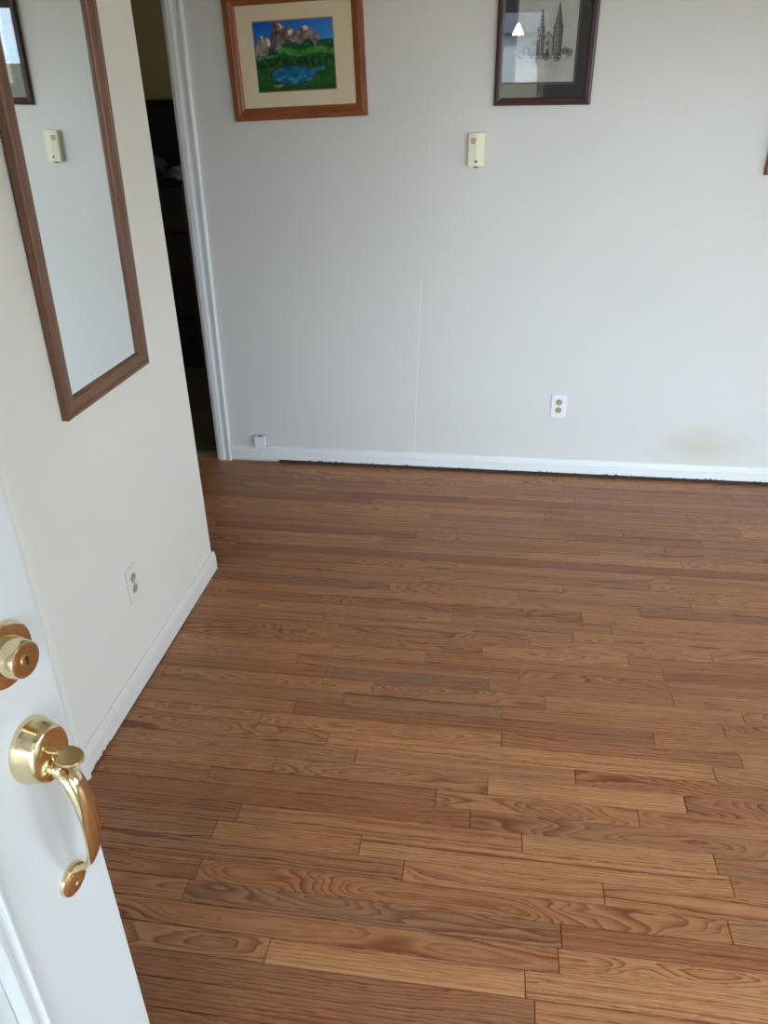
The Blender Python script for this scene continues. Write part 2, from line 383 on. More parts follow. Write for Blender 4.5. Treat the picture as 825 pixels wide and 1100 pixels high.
# ------------------------------------------------------------------ oak strip floor
floor = box('floor', (XH, YF-T, -.06), (XR, YB+T-.05, -.0125), 'dark', kind='structure', label='reddish-brown oak strip floor of mixed short boards', category='floor')
PITCH_Y, Y0 = .05780, .9406
joints_px = [(505, 881.5), (560.7, 907), (648.8, 961.5), (603, 1006), (564, 1056), (786.7, 953), (785, 1003.6), (686, 879), (229, 893.6), (211, 938.5),
 (286, 1024.6), (387, 907), (433, 936), (615, 682.5), (656.5, 675.8), (675, 710), (712.5, 725.6), (558, 725.6), (525, 735.6), (585.6, 753), (723, 753),
 (539, 764), (798.7, 772.5), (539, 794), (702, 793), (796, 817), (618, 834), (767.5, 831), (524, 843), (468, 855), (330, 672.6), (351, 721),
 (320, 708), (369, 749.7), (316, 760), (352, 793.6), (382, 812.5), (222.6, 835), (669, 573), (567, 595.6), (697, 628.6), (605, 631), (741.6, 650.7),
 (687, 657), (767, 641), (624.5, 562.6), (502.5, 536), (463, 553.7), (400, 538), (490, 573), (454, 621.6), (488, 614), (384, 647), (361, 606), (301.6, 614), (252, 586.6), (305, 505)]
joints = {}
for px, py in joints_px:
    P = hit(px, py, 2, 0); joints.setdefault(math.floor((P[1]-Y0)/PITCH_Y), []).append(P[0])
# boards noted in the photograph: pixel -> (tone, straight/figured, grey)
looks_px = {(550, 600): (.14, .9, 0), (640, 546): (.2, .85, 0), (420, 533): (.12, .9, 0), (700, 605): (.85, .9, .1), (600, 560): (.35, .9, .2), (700, 968): (.55, .5, .0), (480, 730): (.3, .9, .9),
 (470, 760): (.45, .95, .8), (600, 700): (.75, .5, .1), (300, 1060): (.3, .9, .3), (650, 1015): (.2, .85, .0), (500, 995): (.35, .55, .75), (620, 1035): (.7, .52, .1), (700, 1060): (.8, .95, .1),
 (500, 1050): (.8, .9, 0), (620, 815): (.9, .9, 0), (480, 805): (.85, .9, 0), (430, 868): (.22, .9, 0), (620, 895): (.35, .5, .35), (700, 925): (.75, .9, .1), (300, 985): (.4, .6, .6), (330, 1005): (.45, .5, .1),
 (400, 1035): (.85, .95, .05), (480, 905): (.55, .75, 0), (320, 895): (.6, .95, 0), (480, 927): (.8, .8, .2), (560, 945): (.65, .6, .1), (680, 865): (.8, .85, 0), (480, 780): (.5, .6, .9), (600, 790): (.25, .9, .3),
 (430, 700): (.6, .55, 0), (240, 740): (.35, .9, .4), (200, 860): (.25, .85, .1), (320, 850): (.28, .85, 0), (250, 1075): (.28, .9, .2)}
looks = {}
for (px, py), v in looks_px.items():
    P = hit(px, py, 2, 0); looks.setdefault(math.floor((P[1]-Y0)/PITCH_Y), []).append((P[0], v))
rb = random.Random(11)
def board_geo(x0, x1, y0, y1, dz):
    g_, c = .0009, .0004
    x0 += g_; x1 -= g_; y0 += g_; y1 -= g_
    rect = lambda i, z: [(x0+i, y0+i, z), (x1-i, y0+i, z), (x1-i, y1-i, z), (x0+i, y1-i, z)]
    vs = rect(0, -.0125) + rect(0, dz-c) + rect(c, dz)
    fs = [(8, 9, 10, 11)]
    for L in (0, 4):
        for k in range(4): fs.append((L+k, L+(k+1) % 4, L+4+(k+1) % 4, L+4+k))
    return vs, fs
def add_attr(me, loc, look):
    a = me.attributes.new('board_xy', 'FLOAT_VECTOR', 'POINT'); a.data.foreach_set('vector', np.asarray(loc, np.float32).ravel())
    b = me.attributes.new('board_look', 'FLOAT_VECTOR', 'POINT'); b.data.foreach_set('vector', np.asarray(look, np.float32).ravel())
RV, RF, RL, RK = [], [], [], []
nb = 0
k0, k1 = math.floor((YF-.02-Y0)/PITCH_Y), math.ceil((YB+.05-Y0)/PITCH_Y)
for k in range(k0, k1):
    ya, yb = Y0+k*PITCH_Y, Y0+(k+1)*PITCH_Y
    yb = min(yb, YB+.055)
    if yb - ya < .01: continue
    rb = random.Random(1000+k)
    xmin = XH+.005 if ya > YE-.1 else XL-.09
    js = sorted(joints.get(k, []))
    if k == 29: js = [-1.018, 1.9]
    if not js: js = [rb.uniform(-1.2, 1.2)]
    lo = js[0]
    while lo > xmin: lo -= rb.uniform(.45, 1.25); js.insert(0, lo)
    hi_ = js[-1]
    while hi_ < XR: hi_ += rb.uniform(.45, 1.25); js.append(hi_)
    full = [js[0]]
    for j in js[1:]:                                   # break up overlong runs
        if j - full[-1] > 1.7 and k != 29: full.append(full[-1] + (j-full[-1])*rb.uniform(.4, .6))
        full.append(j)
    for x0, x1 in zip(full, full[1:]):
        x0, x1 = max(x0, xmin), min(x1, XR-.003)
        if x1 - x0 < .04: continue
        tone = min(1, max(0, rb.gauss(.5, .14))); u = rb.random()
        fig = .5+rb.uniform(-.05, .05) if u < .58 else (rb.uniform(.62, .9) if u < .8 else rb.uniform(.1, .35)); grey = max(0, rb.gauss(0, .28))
        for lx, v in looks.get(k, []):
            if x0 <= lx <= x1: tone, fig, grey = v
        seed = rb.random(); dz = rb.uniform(-.0002, .0)
        vs, fs = board_geo(x0, x1, ya, yb, dz)
        xc, yc = (x0+x1)/2, (ya+yb)/2
        loc = [(p[0]-xc, p[1]-yc, seed) for p in vs]; look = [(tone, fig, grey)]*len(vs)
        vis = False
        for q in np.linspace(x0, x1, 12):
            X_, Y_, Z_ = proj((q, yc, 0))
            if Z_ > .05 and -5 < X_ < 830 and -5 < Y_ < 1110 and not (q < XL-.02 and yc < YE) and q > -1.75: vis = True
        if vis:
            me = mesh('board', [(p[0]-xc, p[1]-yc, p[2]) for p in vs], fs); add_attr(me, loc, look)
            o = link('board', me, 'oak', floor); o.location = (xc-floor.location.x, yc-floor.location.y, -floor.location.z); nb += 1
        else:
            n = len(RV); RV += [(p[0]-floor.location.x, p[1]-floor.location.y, p[2]-floor.location.z) for p in vs]; RF += [tuple(i+n for i in f) for f in fs]; RL += loc; RK += look
me = mesh('boards_out_of_view', RV, RF); add_attr(me, RL, RK)
link('board_field', me, 'oak', floor, kind='stuff')
print('boards in view', nb)

# ------------------------------------------------------------------ entry door (open, seen from outside face)
DA = math.radians(9.5)
ED = Vector((-.458, .601, 0))                     # latch edge, outer face
U = Vector((math.sin(DA), math.cos(DA), 0)); W = Vector((math.cos(DA), -math.sin(DA), 0))
# local frame of the door: x = out of the outer face, y = towards the latch edge, z up
door = empty('door_1', ED, kind='structure', label='open white panelled entry door with brass lockset', category='door')
door.rotation_euler = (0, 0, -DA)
DW, DH, DT = .91, 2.03, .045
# stiles, rails and recessed panels
PY = [(-.147-.27, -.147), (-.147-.27-.115-.27, -.147-.27-.115)]
PZ = [(.23, .925), (1.09, 1.63), (1.74, 1.92)]
def slab():
    ys = [-DW] + sorted([v for p in PY for v in p]) + [0]; zs = [.008] + [v for p in PZ for v in p] + [DH]
    bm = bmesh.new()
    def add(lo, hi, bv=0):
        me = boxmesh('t', lo, hi, bv); bm.from_mesh(me); bpy.data.meshes.remove(me)
    add((-DT, ys[0], .008), (0, ys[1], DH)); add((-DT, ys[2], .008), (0, ys[3], DH)); add((-DT, ys[4], .008), (0, ys[5], DH), .0012)
    for (a, b) in PY:
        for z0, z1 in zip([.008, PZ[0][1], PZ[1][1], PZ[2][1]], [PZ[0][0], PZ[1][0], PZ[2][0], DH]):
            add((-DT, a, z0), (0, b, z1))
    me = bpy.data.meshes.new('slab'); bm.to_mesh(me); bm.free(); return me
link('slab', slab(), 'door', door)
def ring(y0, y1, z0, z1, prof):
    """mitred rectangular moulding; prof [(inset, out)]"""
    vs, fs = [], []; n = len(prof)
    for a, o in prof: vs += [(o, y0+a, z0+a), (o, y1-a, z0+a), (o, y1-a, z1-a), (o, y0+a, z1-a)]
    for i in range(n-1):
        for k in range(4): fs.append((4*i+k, 4*i+(k+1) % 4, 4*i+4+(k+1) % 4, 4*i+4+k))
    return vs, fs, n
for (a, b) in PY:
    for (z0, z1) in PZ:
        vs, fs, n = ring(a-.004, b+.004, z0-.004, z1+.004, [(0, 0), (0, .003), (.0015, .0052), (.0045, .0056), (.0065, .004), (.0085, .0005), (.011, .0003), (.016, .003), (.021, .0035), (.026, .001), (.029, -.009)])
        link('panel_moulding', fixn(mesh('panel_moulding', vs, fs)), 'door', door)
        vs, fs, n = ring(a+.02, b-.02, z0+.02, z1-.02, [(0, -.010), (.018, -.010), (.045, -.003), (.05, -.003)])
        fs.append((4*n-4, 4*n-3, 4*n-2, 4*n-1))
        link('panel', fixn(mesh('panel', vs, fs)), 'door', door)
HU = -.055; HZ, DZ, LZ = 1.012, 1.142, .800
def toX(me):      # lathe axis +Y -> +X
    me.transform(Matrix.Rotation(-math.pi/2, 4, 'Z')); return me
db = link('deadbolt', toX(lathe('deadbolt', [(.0360, 0), (.0360, .003), (.0345, .0055), (.0320, .0065), (.0215, .007), (.0212, .012), (.0195, .026), (.0186, .0282), (.0170, .0288), (.0160, .0286)])), 'brass', door)
db.location = (0, HU, DZ-.002)
kp = link('cylinder_plug', toX(lathe('cylinder_plug', [(.0158, .0280), (.0158, .0287), (.0070, .0289), (.0067, .0299), (.0035, .0301)], 32)), 'brass2', db)
kw = multibox('keyway', [((.0299, -.0008, -.0050), (.0305, .0008, .0050)), ((.0299, -.0018, .001), (.0305, .0018, .0035))], 'dark', db)
rose_me = toX(lathe('handle_rose', [(.0345, 0), (.0345, .003), (.0335, .006), (.0322, .010), (.0300, .020), (.0288, .0245), (.0270, .0262), (.0245, .0268), (.012, .0268)], 48))
rose_me.transform(Matrix.Diagonal((1, .94, 1.17, 1)))
rose = link('handle_rose', rose_me, 'brass', door)
rose.location = (0, HU, HZ)
def sweep(name, path, seg=20, up=(0, 1, 0)):
    """path: [(x, z, halfwidth_y, halfthick)] in the x-z plane of the door -> elliptical tube"""
    vs, fs = [], []; n = len(path)
    for i, (x, z, hw, ht) in enumerate(path):
        a = path[max(i-1, 0)]; b = path[min(i+1, n-1)]
        t = Vector((b[0]-a[0], 0, b[1]-a[1])).normalized(); nn = Vector((t.z, 0, -t.x))
        for k in range(seg):
            an = 2*math.pi*k/seg
            p = Vector((x, 0, z)) + Vector((0, 1, 0))*hw*math.cos(an) + nn*ht*math.sin(an); vs.append(tuple(p))
    for i in range(n-1):
        for k in range(seg): fs.append((i*seg+k, i*seg+(k+1) % seg, (i+1)*seg+(k+1) % seg, (i+1)*seg+k))
    fs += [tuple(range(seg)), tuple(range((n-1)*seg, n*seg))]
    me = fixn(mesh(name, vs, fs, True)); return me
def spline(ctrl, n=60):
    c = np.array(ctrl, float); t = np.linspace(0, len(c)-1, n); out = []
    for q in t:
        i = min(int(q), len(c)-2); f = q-i
        p0, p1, p2, p3 = c[max(i-1, 0)], c[i], c[i+1], c[min(i+2, len(c)-1)]
        out.append(.5*((2*p1)+(-p0+p2)*f+(2*p0-5*p1+4*p2-p3)*f*f+(-p0+3*p1-3*p2+p3)*f**3))
    return [tuple(v) for v in out]
grip = link('grip', sweep('grip', spline([(.020, -.020, .006, .006), (.030, -.022, .009, .0075), (.042, -.030, .0125, .0085), (.050, -.052, .0135, .0078), (.0535, -.082, .014, .0062), (.052, -.115, .0132, .0055), (.045, -.147, .010, .0048), (.033, -.172, .006, .0040), (.019, -.186, .0046, .0034), (.008, -.194, .0065, .003), (.004, -.204, .0075, .0025)])), 'brass', rose)
link('grip_collar', toX(lathe('grip_collar', [(.009, .024), (.0105, .027), (.0105, .033), (.0085, .036)], 24)), 'brass', rose).location = (0, 0, -.020)
# thumb latch: stem + flat oval paddle, tilted down outwards
link('latch_stem', sweep('latch_stem', spline([(.022, .004, .005, .003), (.034, .006, .004, .0028), (.042, .003, .0055, .0026)], 14), 14), 'brass', rose)
pad = lathe('thumb_latch', [(.0135, -.0016), (.0150, -.0006), (.0150, .0006), (.0140, .0018), (.008, .0024)], 36)
pad.transform(Matrix.Diagonal((1.15, 1, .95, 1)))
pad.transform(Matrix.Rotation(math.radians(90), 4, 'X'))
po = link('thumb_latch', pad, 'brass2', rose); po.location = (.0475, 0, .003); po.rotation_euler = (0, math.radians(8), 0)
lr = link('lower_rose', toX(lathe('lower_rose', [(.0215, 0), (.0215, .002), (.0205, .0045), (.0165, .0062), (.008, .0075)], 36)), 'brass', rose); lr.location = (0, 0, LZ-HZ)
sc = link('screw_head', toX(lathe('screw_head', [(.0042, .004), (.0042, .0078), (.003, .0092), (.0012, .0095)], 16)), 'brass2', rose); sc.location = (0, .0, LZ-HZ-.006)
# latch and deadbolt face plates on the door edge
multibox('latch_plate', [((-.036, -.0005, HZ-.03), (-.010, .0008, HZ+.03)), ((-.036, -.0005, DZ-.03), (-.010, .0008, DZ+.03))], 'brass2', door)

# entry door frame around the doorway behind the camera
t2 = empty('trim_2', (DO[0], YF, 0), kind='structure', label='white frame of the entry doorway the photo is taken from', category='door trim')
multibox('jamb', [((-.03, -T, 0), (0, 0, DO[2])), ((DO[1]-DO[0], -T, 0), (DO[1]-DO[0]+.03, 0, DO[2])), ((-.03, -T, DO[2]), (DO[1]-DO[0]+.03, 0, DO[2]+.03))], 'trim', t2)
multibox('casing', [((-.085, 0, 0), (-.02, .016, DO[2]+.08)), ((DO[1]-DO[0]+.02, 0, 0), (DO[1]-DO[0]+.085, .016, DO[2]+.08)), ((-.085, 0, DO[2]+.02), (DO[1]-DO[0]+.085, .016, DO[2]+.085))], 'trim', t2, bevel=.002)
# window in the front wall
w1 = empty('window_1', ((WI[0]+WI[1])/2, YF-.06, WI[2]), kind='structure', label='wide white-framed window in the front wall, behind the camera', category='window')
hw, hz = (WI[1]-WI[0])/2, WI[3]-WI[2]
multibox('window_frame', [((-hw, -.04, 0), (-hw+.05, .04, hz)), ((hw-.05, -.04, 0), (hw, .04, hz)), ((-hw, -.04, 0), (hw, .04, .05)), ((-hw, -.04, hz-.05), (hw, .04, hz)), ((-.03, -.04, 0), (.03, .04, hz))], 'trim', w1)

w2 = empty('window_2', (XR+.06, (WR[0]+WR[1])/2, WR[2]), kind='structure', label='white-framed window in the right-hand wall, out of view', category='window')
hw, hz = (WR[1]-WR[0])/2, WR[3]-WR[2]
multibox('window_frame', [((-.04, -hw, 0), (.04, -hw+.05, hz)), ((-.04, hw-.05, 0), (.04, hw, hz)), ((-.04, -hw, 0), (.04, hw, .05)), ((-.04, -hw, hz-.05), (.04, hw, hz)), ((-.04, -.03, 0), (.04, .03, hz))], 'trim', w2)

w3 = empty('window_bedroom_added', (.55, 4.8, 1.0), kind='structure', label='unseen small window added to brighten the dark room', category='window')  # added opening, only there to let some light into the bedroom
multibox('window_frame', [((-.03, -.5, 0), (.03, -.46, 1.1)), ((-.03, .46, 0), (.03, .5, 1.1)), ((-.03, -.5, 0), (.03, .5, .04)), ((-.03, -.5, 1.06), (.03, .5, 1.1)), ((-.02, -.5, .53), (.02, .5, .56))], 'trim', w3)

# closet door on the left wall, mostly hidden by the entry door
cl = empty('door_2', (XL, (CY0+CY1)/2, 0), kind='structure', label='white closet door with brass knob behind the open entry door', category='door')
hc = (CY1-CY0)/2
link('slab', boxmesh('slab', (-.045, -hc+.003, .008), (-.010, hc-.003, CH-.003), .002), 'door', cl)
casing(cl, 'casing_side', (0, hc, 0), (0, 1, 0), (1, 0, 0), CH+.06, .060, 'wall')
casing(cl, 'casing_side', (0, -hc, 0), (0, -1, 0), (1, 0, 0), CH+.06, .060, 'wall')
link('casing_head', boxmesh('casing_head', (0, -hc-.06, CH), (.016, hc+.06, CH+.06), .003), 'trim', cl)
kb = link('knob', toX(lathe('knob', [(.031, -.010), (.031, -.006), (.028, -.003), (.012, 0), (.010, .012), (.014, .020), (.024, .028), (.0265, .038), (.0245, .047), (.018, .051), (.004, .0525)], 36)), 'brass', cl)
kb.location = (0, CY1-.048-(CY0+CY1)/2, .928)

# ------------------------------------------------------------------ mirror on the left wall
MY0, MY1, MZ0, MZ1, MT = 1.646, 2.133, .940, 2.06, .022
FP = [(0, 0), (0, .017), (.003, .021), (.012, .022), (.016, .019), (.020, .0195), (.036, .0175), (.041, .016), (.046, .012), (.048, .006)]   # (inward, out)
def frame_sides(parent, w, h_, prof, mats, names=('frame_side', 'frame_side', 'frame_rail', 'frame_rail')):
    """mitred picture frame in the local plane y (right) / z (up), x out of the wall; origin at bottom centre"""
    n = len(prof)
    corners = {'L': ((-1, 0), (-1, 1)), 'R': ((1, 1), (1, 0)), 'B': ((1, 0), (-1, 0)), 'T': ((-1, 1), (1, 1))}
    for nm, key, mt in zip(names, 'LRBT', (mats[0], mats[0], mats[1], mats[1])):
        vs = []
        for sx, sz in corners[key]:
            for a, o in prof: vs.append((o, sx*(w/2-a), (a if sz == 0 else h_-a)))
        fs = [(i, i+1, n+i+1, n+i) for i in range(n-1)] + [(n-1, 0, n, 2*n-1)] + [tuple(range(n)), tuple(range(n, 2*n))]
        link(nm, fixn(mesh(nm, vs, fs)), mt, parent)
mw_v = frame_wood('walnut_oak_vertical', (112, 74, 50), (130, 88, 62), (80, 49, 33), 2)
mw_h = frame_wood('walnut_oak_across', (112, 74, 50), (130, 88, 62), (80, 49, 33), 1)
mir = empty('wall_mirror', (XL, (MY0+MY1)/2, MZ0), label='tall wall mirror in a brown oak frame on the left wall', category='mirror')
frame_sides(mir, MY1-MY0, MZ1-MZ0, FP, (mw_v, mw_h))
link('mirror_glass', boxmesh('mirror_glass', (.003, -(MY1-MY0)/2+.03, .03), (.0065, (MY1-MY0)/2-.03, MZ1-MZ0-.03)), 'mirror', mir)
mir.rotation_euler = (0, math.radians(.8), 0)

# ------------------------------------------------------------------ raster prints
def polymask(H, Wd, pts):
    yy, xx = np.mgrid[0:H, 0:Wd]; xx = (xx+.5)/Wd; yy = (yy+.5)/H; ins = np.zeros((H, Wd), bool); j = len(pts)-1
    for i in range(len(pts)):
        xi, yi = pts[i]; xj, yj = pts[j]
        if yi != yj:
            c = ((yi > yy) != (yj > yy)) & (xx < (xj-xi)*(yy-yi)/(yj-yi)+xi); ins ^= c
        j = i
    return ins
def vnoise(H, Wd, fy, fx, seed):
    r = np.random.RandomState(seed); g = r.rand(fy+2, fx+2)
    y = np.linspace(0, fy, H); x = np.linspace(0, fx, Wd); yi, xi = y.astype(int), x.astype(int); a = (y-yi)[:, None]; b = (x-xi)[None]
    return (g[yi][:, xi]*(1-a)*(1-b)+g[yi+1][:, xi]*a*(1-b)+g[yi][:, xi+1]*(1-a)*b+g[yi+1][:, xi+1]*a*b)
def print_mesh(name, img, w, h_):
    """img (H, W, 3) in sRGB 0-255, row 0 at the top; local y = right, z = up, origin at bottom centre"""
    H, Wd = img.shape[:2]
    yy = np.linspace(-w/2, w/2, Wd+1); zz = np.linspace(h_, 0, H+1)
    vs = [(0, y, z) for z in zz for y in yy]
    fs = [(r*(Wd+1)+c, (r+1)*(Wd+1)+c, (r+1)*(Wd+1)+c+1, r*(Wd+1)+c+1) for r in range(H) for c in range(Wd)]
    me = bpy.data.meshes.new(name); me.from_pydata(vs, [], fs); me.update()
    v = np.clip(img.reshape(-1, 3), 0, 255)/255.0; lin = np.where(v <= .04045, v/12.92, ((v+.055)/1.055)**2.4)
    a = me.attributes.new('print', 'FLOAT_COLOR', 'FACE'); a.data.foreach_set('color', np.hstack([lin, np.ones((len(lin), 1))]).astype(np.float32).ravel())
    return me
def landscape():
    H, Wd = 96, 106; img = np.zeros((H, Wd, 3)); n = vnoise(H, Wd, 24, 26, 1); nf = np.random.RandomState(3).rand(H, Wd)
    yy, xx = np.mgrid[0:H, 0:Wd]; xx = (xx+.5)/Wd; yy = (yy+.5)/H
    img[:] = np.array([14, 74, 160]) + (xx*.5+yy)[..., None]*np.array([52, 62, 46])
    def fill(mk, c, amp): img[mk] = np.array(c)+((n+nf*.6)[mk]-.8)[:, None]*amp
    rock = [(0, .42), (.04, .27), (.09, .19), (.13, .20), (.17, .22), (.21, .25), (.25, .06), (.29, .0), (.34, .03), (.40, .08), (.44, .14), (.50, .11), (.57, .17), (.62, .10), (.67, .08), (.74, .16), (.80, .20), (.86, .30), (.86, .45), (0, .5)]
    fill(polymask(H, Wd, rock), (112, 98, 92), 70)
    for pts, c in ([[(.21, .25), (.25, .06), (.30, .0), (.31, .2), (.27, .42), (.2, .4)], (74, 66, 68)], [[(.40, .08), (.50, .11), (.44, .3), (.38, .36)], (92, 84, 84)], [[(.6, .12), (.64, .1), (.6, .3), (.56, .34)], (88, 78, 78)]):
        fill(polymask(H, Wd, pts), c, 50)
    for pts in ([(.08, .20), (.13, .20), (.11, .27)], [(.16, .23), (.21, .26), (.2, .36), (.17, .32)], [(.43, .15), (.5, .13), (.49, .2), (.45, .22)], [(.62, .11), (.68, .09), (.69, .15), (.64, .16)], [(.33, .05), (.37, .07), (.36, .13)]):
        fill(polymask(H, Wd, pts), (188, 178, 172), 40)
    edge = .34 + .05*np.sin(xx*9) + .04*np.sin(xx*23+1)+(n-.5)*.06
    mk = yy > np.minimum(edge + np.where(xx < .18, .12, 0), np.where(xx > .78, .29, 9)); fill(mk, (24, 68, 44), 40)
    mk = (np.abs(yy-.445-.02*np.sin(xx*14)) < .045) & (xx > .3) & mk; fill(mk, (52, 112, 38), 60)
    mk = (np.abs(yy-.49) < .025) & (xx < .3); fill(mk, (48, 100, 40), 60)
    mk = yy > .52 + .02*np.sin(xx*17); fill(mk, (30, 66, 30), 45)
    mk = (np.abs(yy-.58) < .05); fill(mk & (np.sin(xx*70+n*3) > .2), (20, 50, 30), 30)
    mk = yy > .66; fill(mk, (28, 72, 28), 30)
    lake = (((xx-.46)/.27)**2 + ((yy-.77)/.125)**2 < 1+(n-.5)*.25) | ((np.abs(yy-.70-.01*np.sin(xx*12)) < .022) & (xx > .5) & (xx < .88))
    fill((((xx-.46)/.30)**2 + ((yy-.76)/.145)**2 < 1), (34, 52, 34), 30); fill(lake, (20, 88, 124), 34)
    fill(lake & (yy > .78) & (n > .55), (34, 116, 148), 30)
    fill(polymask(H, Wd, [(.2, .90), (.34, .89), (.31, .95), (.23, .95)]), (136, 92, 74), 60)
    fill((yy > .93) & (n > .5), (20, 52, 24), 20)
    return np.clip(img*1.14+6, 0, 255)
def church():
    H, Wd = 230, 130; img = np.zeros((H, Wd)); r = np.random.RandomState(5)
    img[:] = 214; img -= (vnoise(H, Wd, 9, 6, 2)-.5)*22 + (r.rand(H, Wd)-.5)*8
    fx = lambda v: v*.93-.01
    fy = lambda v: .29+(v-.40)*1.07 if v > .39 else v*.75
    def line(x0, y0, x1, y1, d=70, w=1):
        x0, x1, y0, y1 = fx(x0), fx(x1), fy(y0), fy(y1)
        L = int(max(abs(x1-x0)*Wd, abs(y1-y0)*H)*2)+2
        for t in np.linspace(0, 1, L):
            x = (x0+(x1-x0)*t)*Wd+r.uniform(-.4, .4); y = (y0+(y1-y0)*t)*H+r.uniform(-.4, .4)
            for q in range(w):
                xi, yi = int(x)+q, int(y)
                if 0 <= xi < Wd and 0 <= yi < H: img[yi, xi] = max(30, img[yi, xi]-d*r.uniform(.4, 1))
    def tone(pts, d, tex=.5):
        mk = polymask(H, Wd, [(fx(a), fy(b)) for a, b in pts]); img[mk] = np.maximum(36, img[mk]-d*(1-tex+tex*2*r.rand(mk.sum())))
    def spire(cx, top, base, hw):
        tone([(cx, top), (cx+hw, base), (cx-hw, base)], 70); tone([(cx+hw*.1, top+.02), (cx+hw, base), (cx+hw*.2, base)], 42)
        line(cx, top-.012, cx-hw, base, 90); line(cx, top-.012, cx+hw, base, 100, 2)
        for k in range(5): line(cx-hw*(k+1)/6, top+(base-top)*(k+1)/6, cx+hw*(k+1)/6, top+(base-top)*(k+1)/6, 60)
    def tower(cx, hw, top, base):
        tone([(cx-hw, top), (cx+hw, top), (cx+hw, base), (cx-hw, base)], 62); tone([(cx+hw*.3, top), (cx+hw, top), (cx+hw, base), (cx+hw*.3, base)], 40)
        for x in (cx-hw, cx+hw): line(x, top-.012, x, base, 110, 2)
        for k in range(4):
            y = top+(base-top)*k/4; line(cx-hw, y, cx+hw, y, 80)
            for s in (-.45, .25): tone([(cx+s*hw, y+.02), (cx+(s+.3)*hw, y+.02), (cx+(s+.3)*hw, y+.045), (cx+s*hw, y+.045)], 80)
        for s in (-1, 1):
            tone([(cx+s*hw-.012, top), (cx+s*hw+.012, top), (cx+s*hw, top-.035)], 90)
    spire(.735, .40, .60, .064); tower(.735, .074, .60, .83)
    spire(.445, .46, .62, .044); tower(.44, .054, .62, .83)
    tone([(.50, .69), (.565, .635), (.66, .69), (.66, .83), (.50, .83)], 45); line(.49, .69, .565, .63, 110, 2); line(.565, .63, .67, .69, 110, 2)
    tone([(.53, .71), (.60, .71), (.60, .745), (.53, .745)], 60); tone([(.55, .78), (.59, .765), (.60, .83), (.54, .83)], 90)
    tone([(.22, .76), (.30, .72), (.40, .70), (.40, .83), (.22, .83)], 52); line(.2, .76, .31, .71, 90); line(.31, .71, .4, .70, 80)
    for k in range(5): tone([(.24+k*.035, .775), (.255+k*.035, .775), (.255+k*.035, .82), (.24+k*.035, .82)], 60)
    for cx, cy, rr, d in ((.10, .79, .10, 60), (.2, .78, .09, 60), (.30, .79, .08, 60), (.88, .79, .06, 34), (.96, .80, .06, 34), (.3, .825, .05, 60), (.55, .835, .06, 30), (.76, .84, .07, 30)):
        for k in range(260):
            a = r.rand()*6.28; q = rr*math.sqrt(r.rand()); x, y = cx+q*math.cos(a), cy+q*.55*math.sin(a); line(x, y, x+r.uniform(-.01, .01), y+.008, d*.5)
    for k in range(60): x = r.uniform(.03, .95); line(x, .845+r.uniform(-.01, .015), x+r.uniform(.02, .08), .845+r.uniform(-.01, .015), 50)
    for k in range(26): x = r.uniform(.05, .75); y = r.uniform(.86, .94); line(x, y, x+r.uniform(.05, .2), y+r.uniform(-.01, .01), 16)
    for k in range(14): x = r.uniform(.02, .6); y = r.uniform(.05, .5); line(x, y, x+r.uniform(.1, .3), y+r.uniform(-.03, .03), 10)
    return np.stack([img*1.0, img*.985, img*.95], -1)

def picture(name, x_mid, z0, w, h_, prof, mats, tilt, label, lean=0.0):
    e = empty(name, (x_mid, YB-.0005, z0), label=label, category='picture', group='framed pictures on the back wall')
    # local x out of the wall (-Y world), local y right (+X world)
    R_ = Matrix(((0, 1, 0), (-1, 0, 0), (0, 0, 1)))
    M4 = R_.to_4x4()
    e.rotation_euler = (Matrix.Rotation(tilt, 4, 'Y') @ M4 @ Matrix.Rotation(lean, 4, 'Y')).to_euler()
    frame_sides(e, w, h_, prof, mats)
    return e
# landscape in oak frame
A, B_ = hit(253, 131, 1, YB-.02), hit(395, 124, 1, YB-.02)
W1 = math.hypot(B_[0]-A[0], B_[2]-A[2]); TI = math.atan2(B_[2]-A[2], B_[0]-A[0])
H1 = .452
fw_v = frame_wood('chestnut_vertical', (138, 74, 36), (160, 92, 50), (96, 48, 24), 2, .3); fw_h = frame_wood('chestnut_across', (138, 74, 36), (160, 92, 50), (96, 48, 24), 1, .3)
PF1 = [(0, 0), (0, .016), (.004, .020), (.022, .0215), (.026, .019), (.038, .0165), (.044, .013), (.047, .008)]
p1 = picture('framed_picture', (A[0]+B_[0])/2, (A[2]+B_[2])/2, W1, H1, PF1, (fw_v, fw_h), -TI, 'mountain lake painting with linen mat in a brown wooden frame', 0.0)
link('backing_board', boxmesh('backing_board', (.001, -W1/2+.01, .01), (.0055, W1/2-.01, H1-.01)), 'mat_cream', p1)
PWl, PWr, PHb, PHt = -W1/2+.113, W1/2-.126, .104, H1-.104
mt = ring(-W1/2+.04, W1/2-.04, .04, H1-.04, [(0, .0075), (0, .0075)])
def mat_board(parent, y0, y1, z0, z1, iy0, iy1, iz0, iz1, x0, x1, matname):
    vs = [(x1, y0, z0), (x1, y1, z0), (x1, y1, z1), (x1, y0, z1), (x1, iy0, iz0), (x1, iy1, iz0), (x1, iy1, iz1), (x1, iy0, iz1),
          (x0, iy0+.0015, iz0+.0015), (x0, iy1-.0015, iz0+.0015), (x0, iy1-.0015, iz1-.0015), (x0, iy0+.0015, iz1-.0015)]
    fs = [(k, (k+1) % 4, 4+(k+1) % 4, 4+k) for k in range(4)] + [(4+k, 4+(k+1) % 4, 8+(k+1) % 4, 8+k) for k in range(4)]
    return link('mat_board', fixn(mesh('mat_board', vs, fs)), matname, parent)
mat_board(p1, -W1/2+.03, W1/2-.03, .03, H1-.03, PWl-.004, PWr+.004, PHb-.004, PHt+.004, .0062, .0085, 'mat_cream')
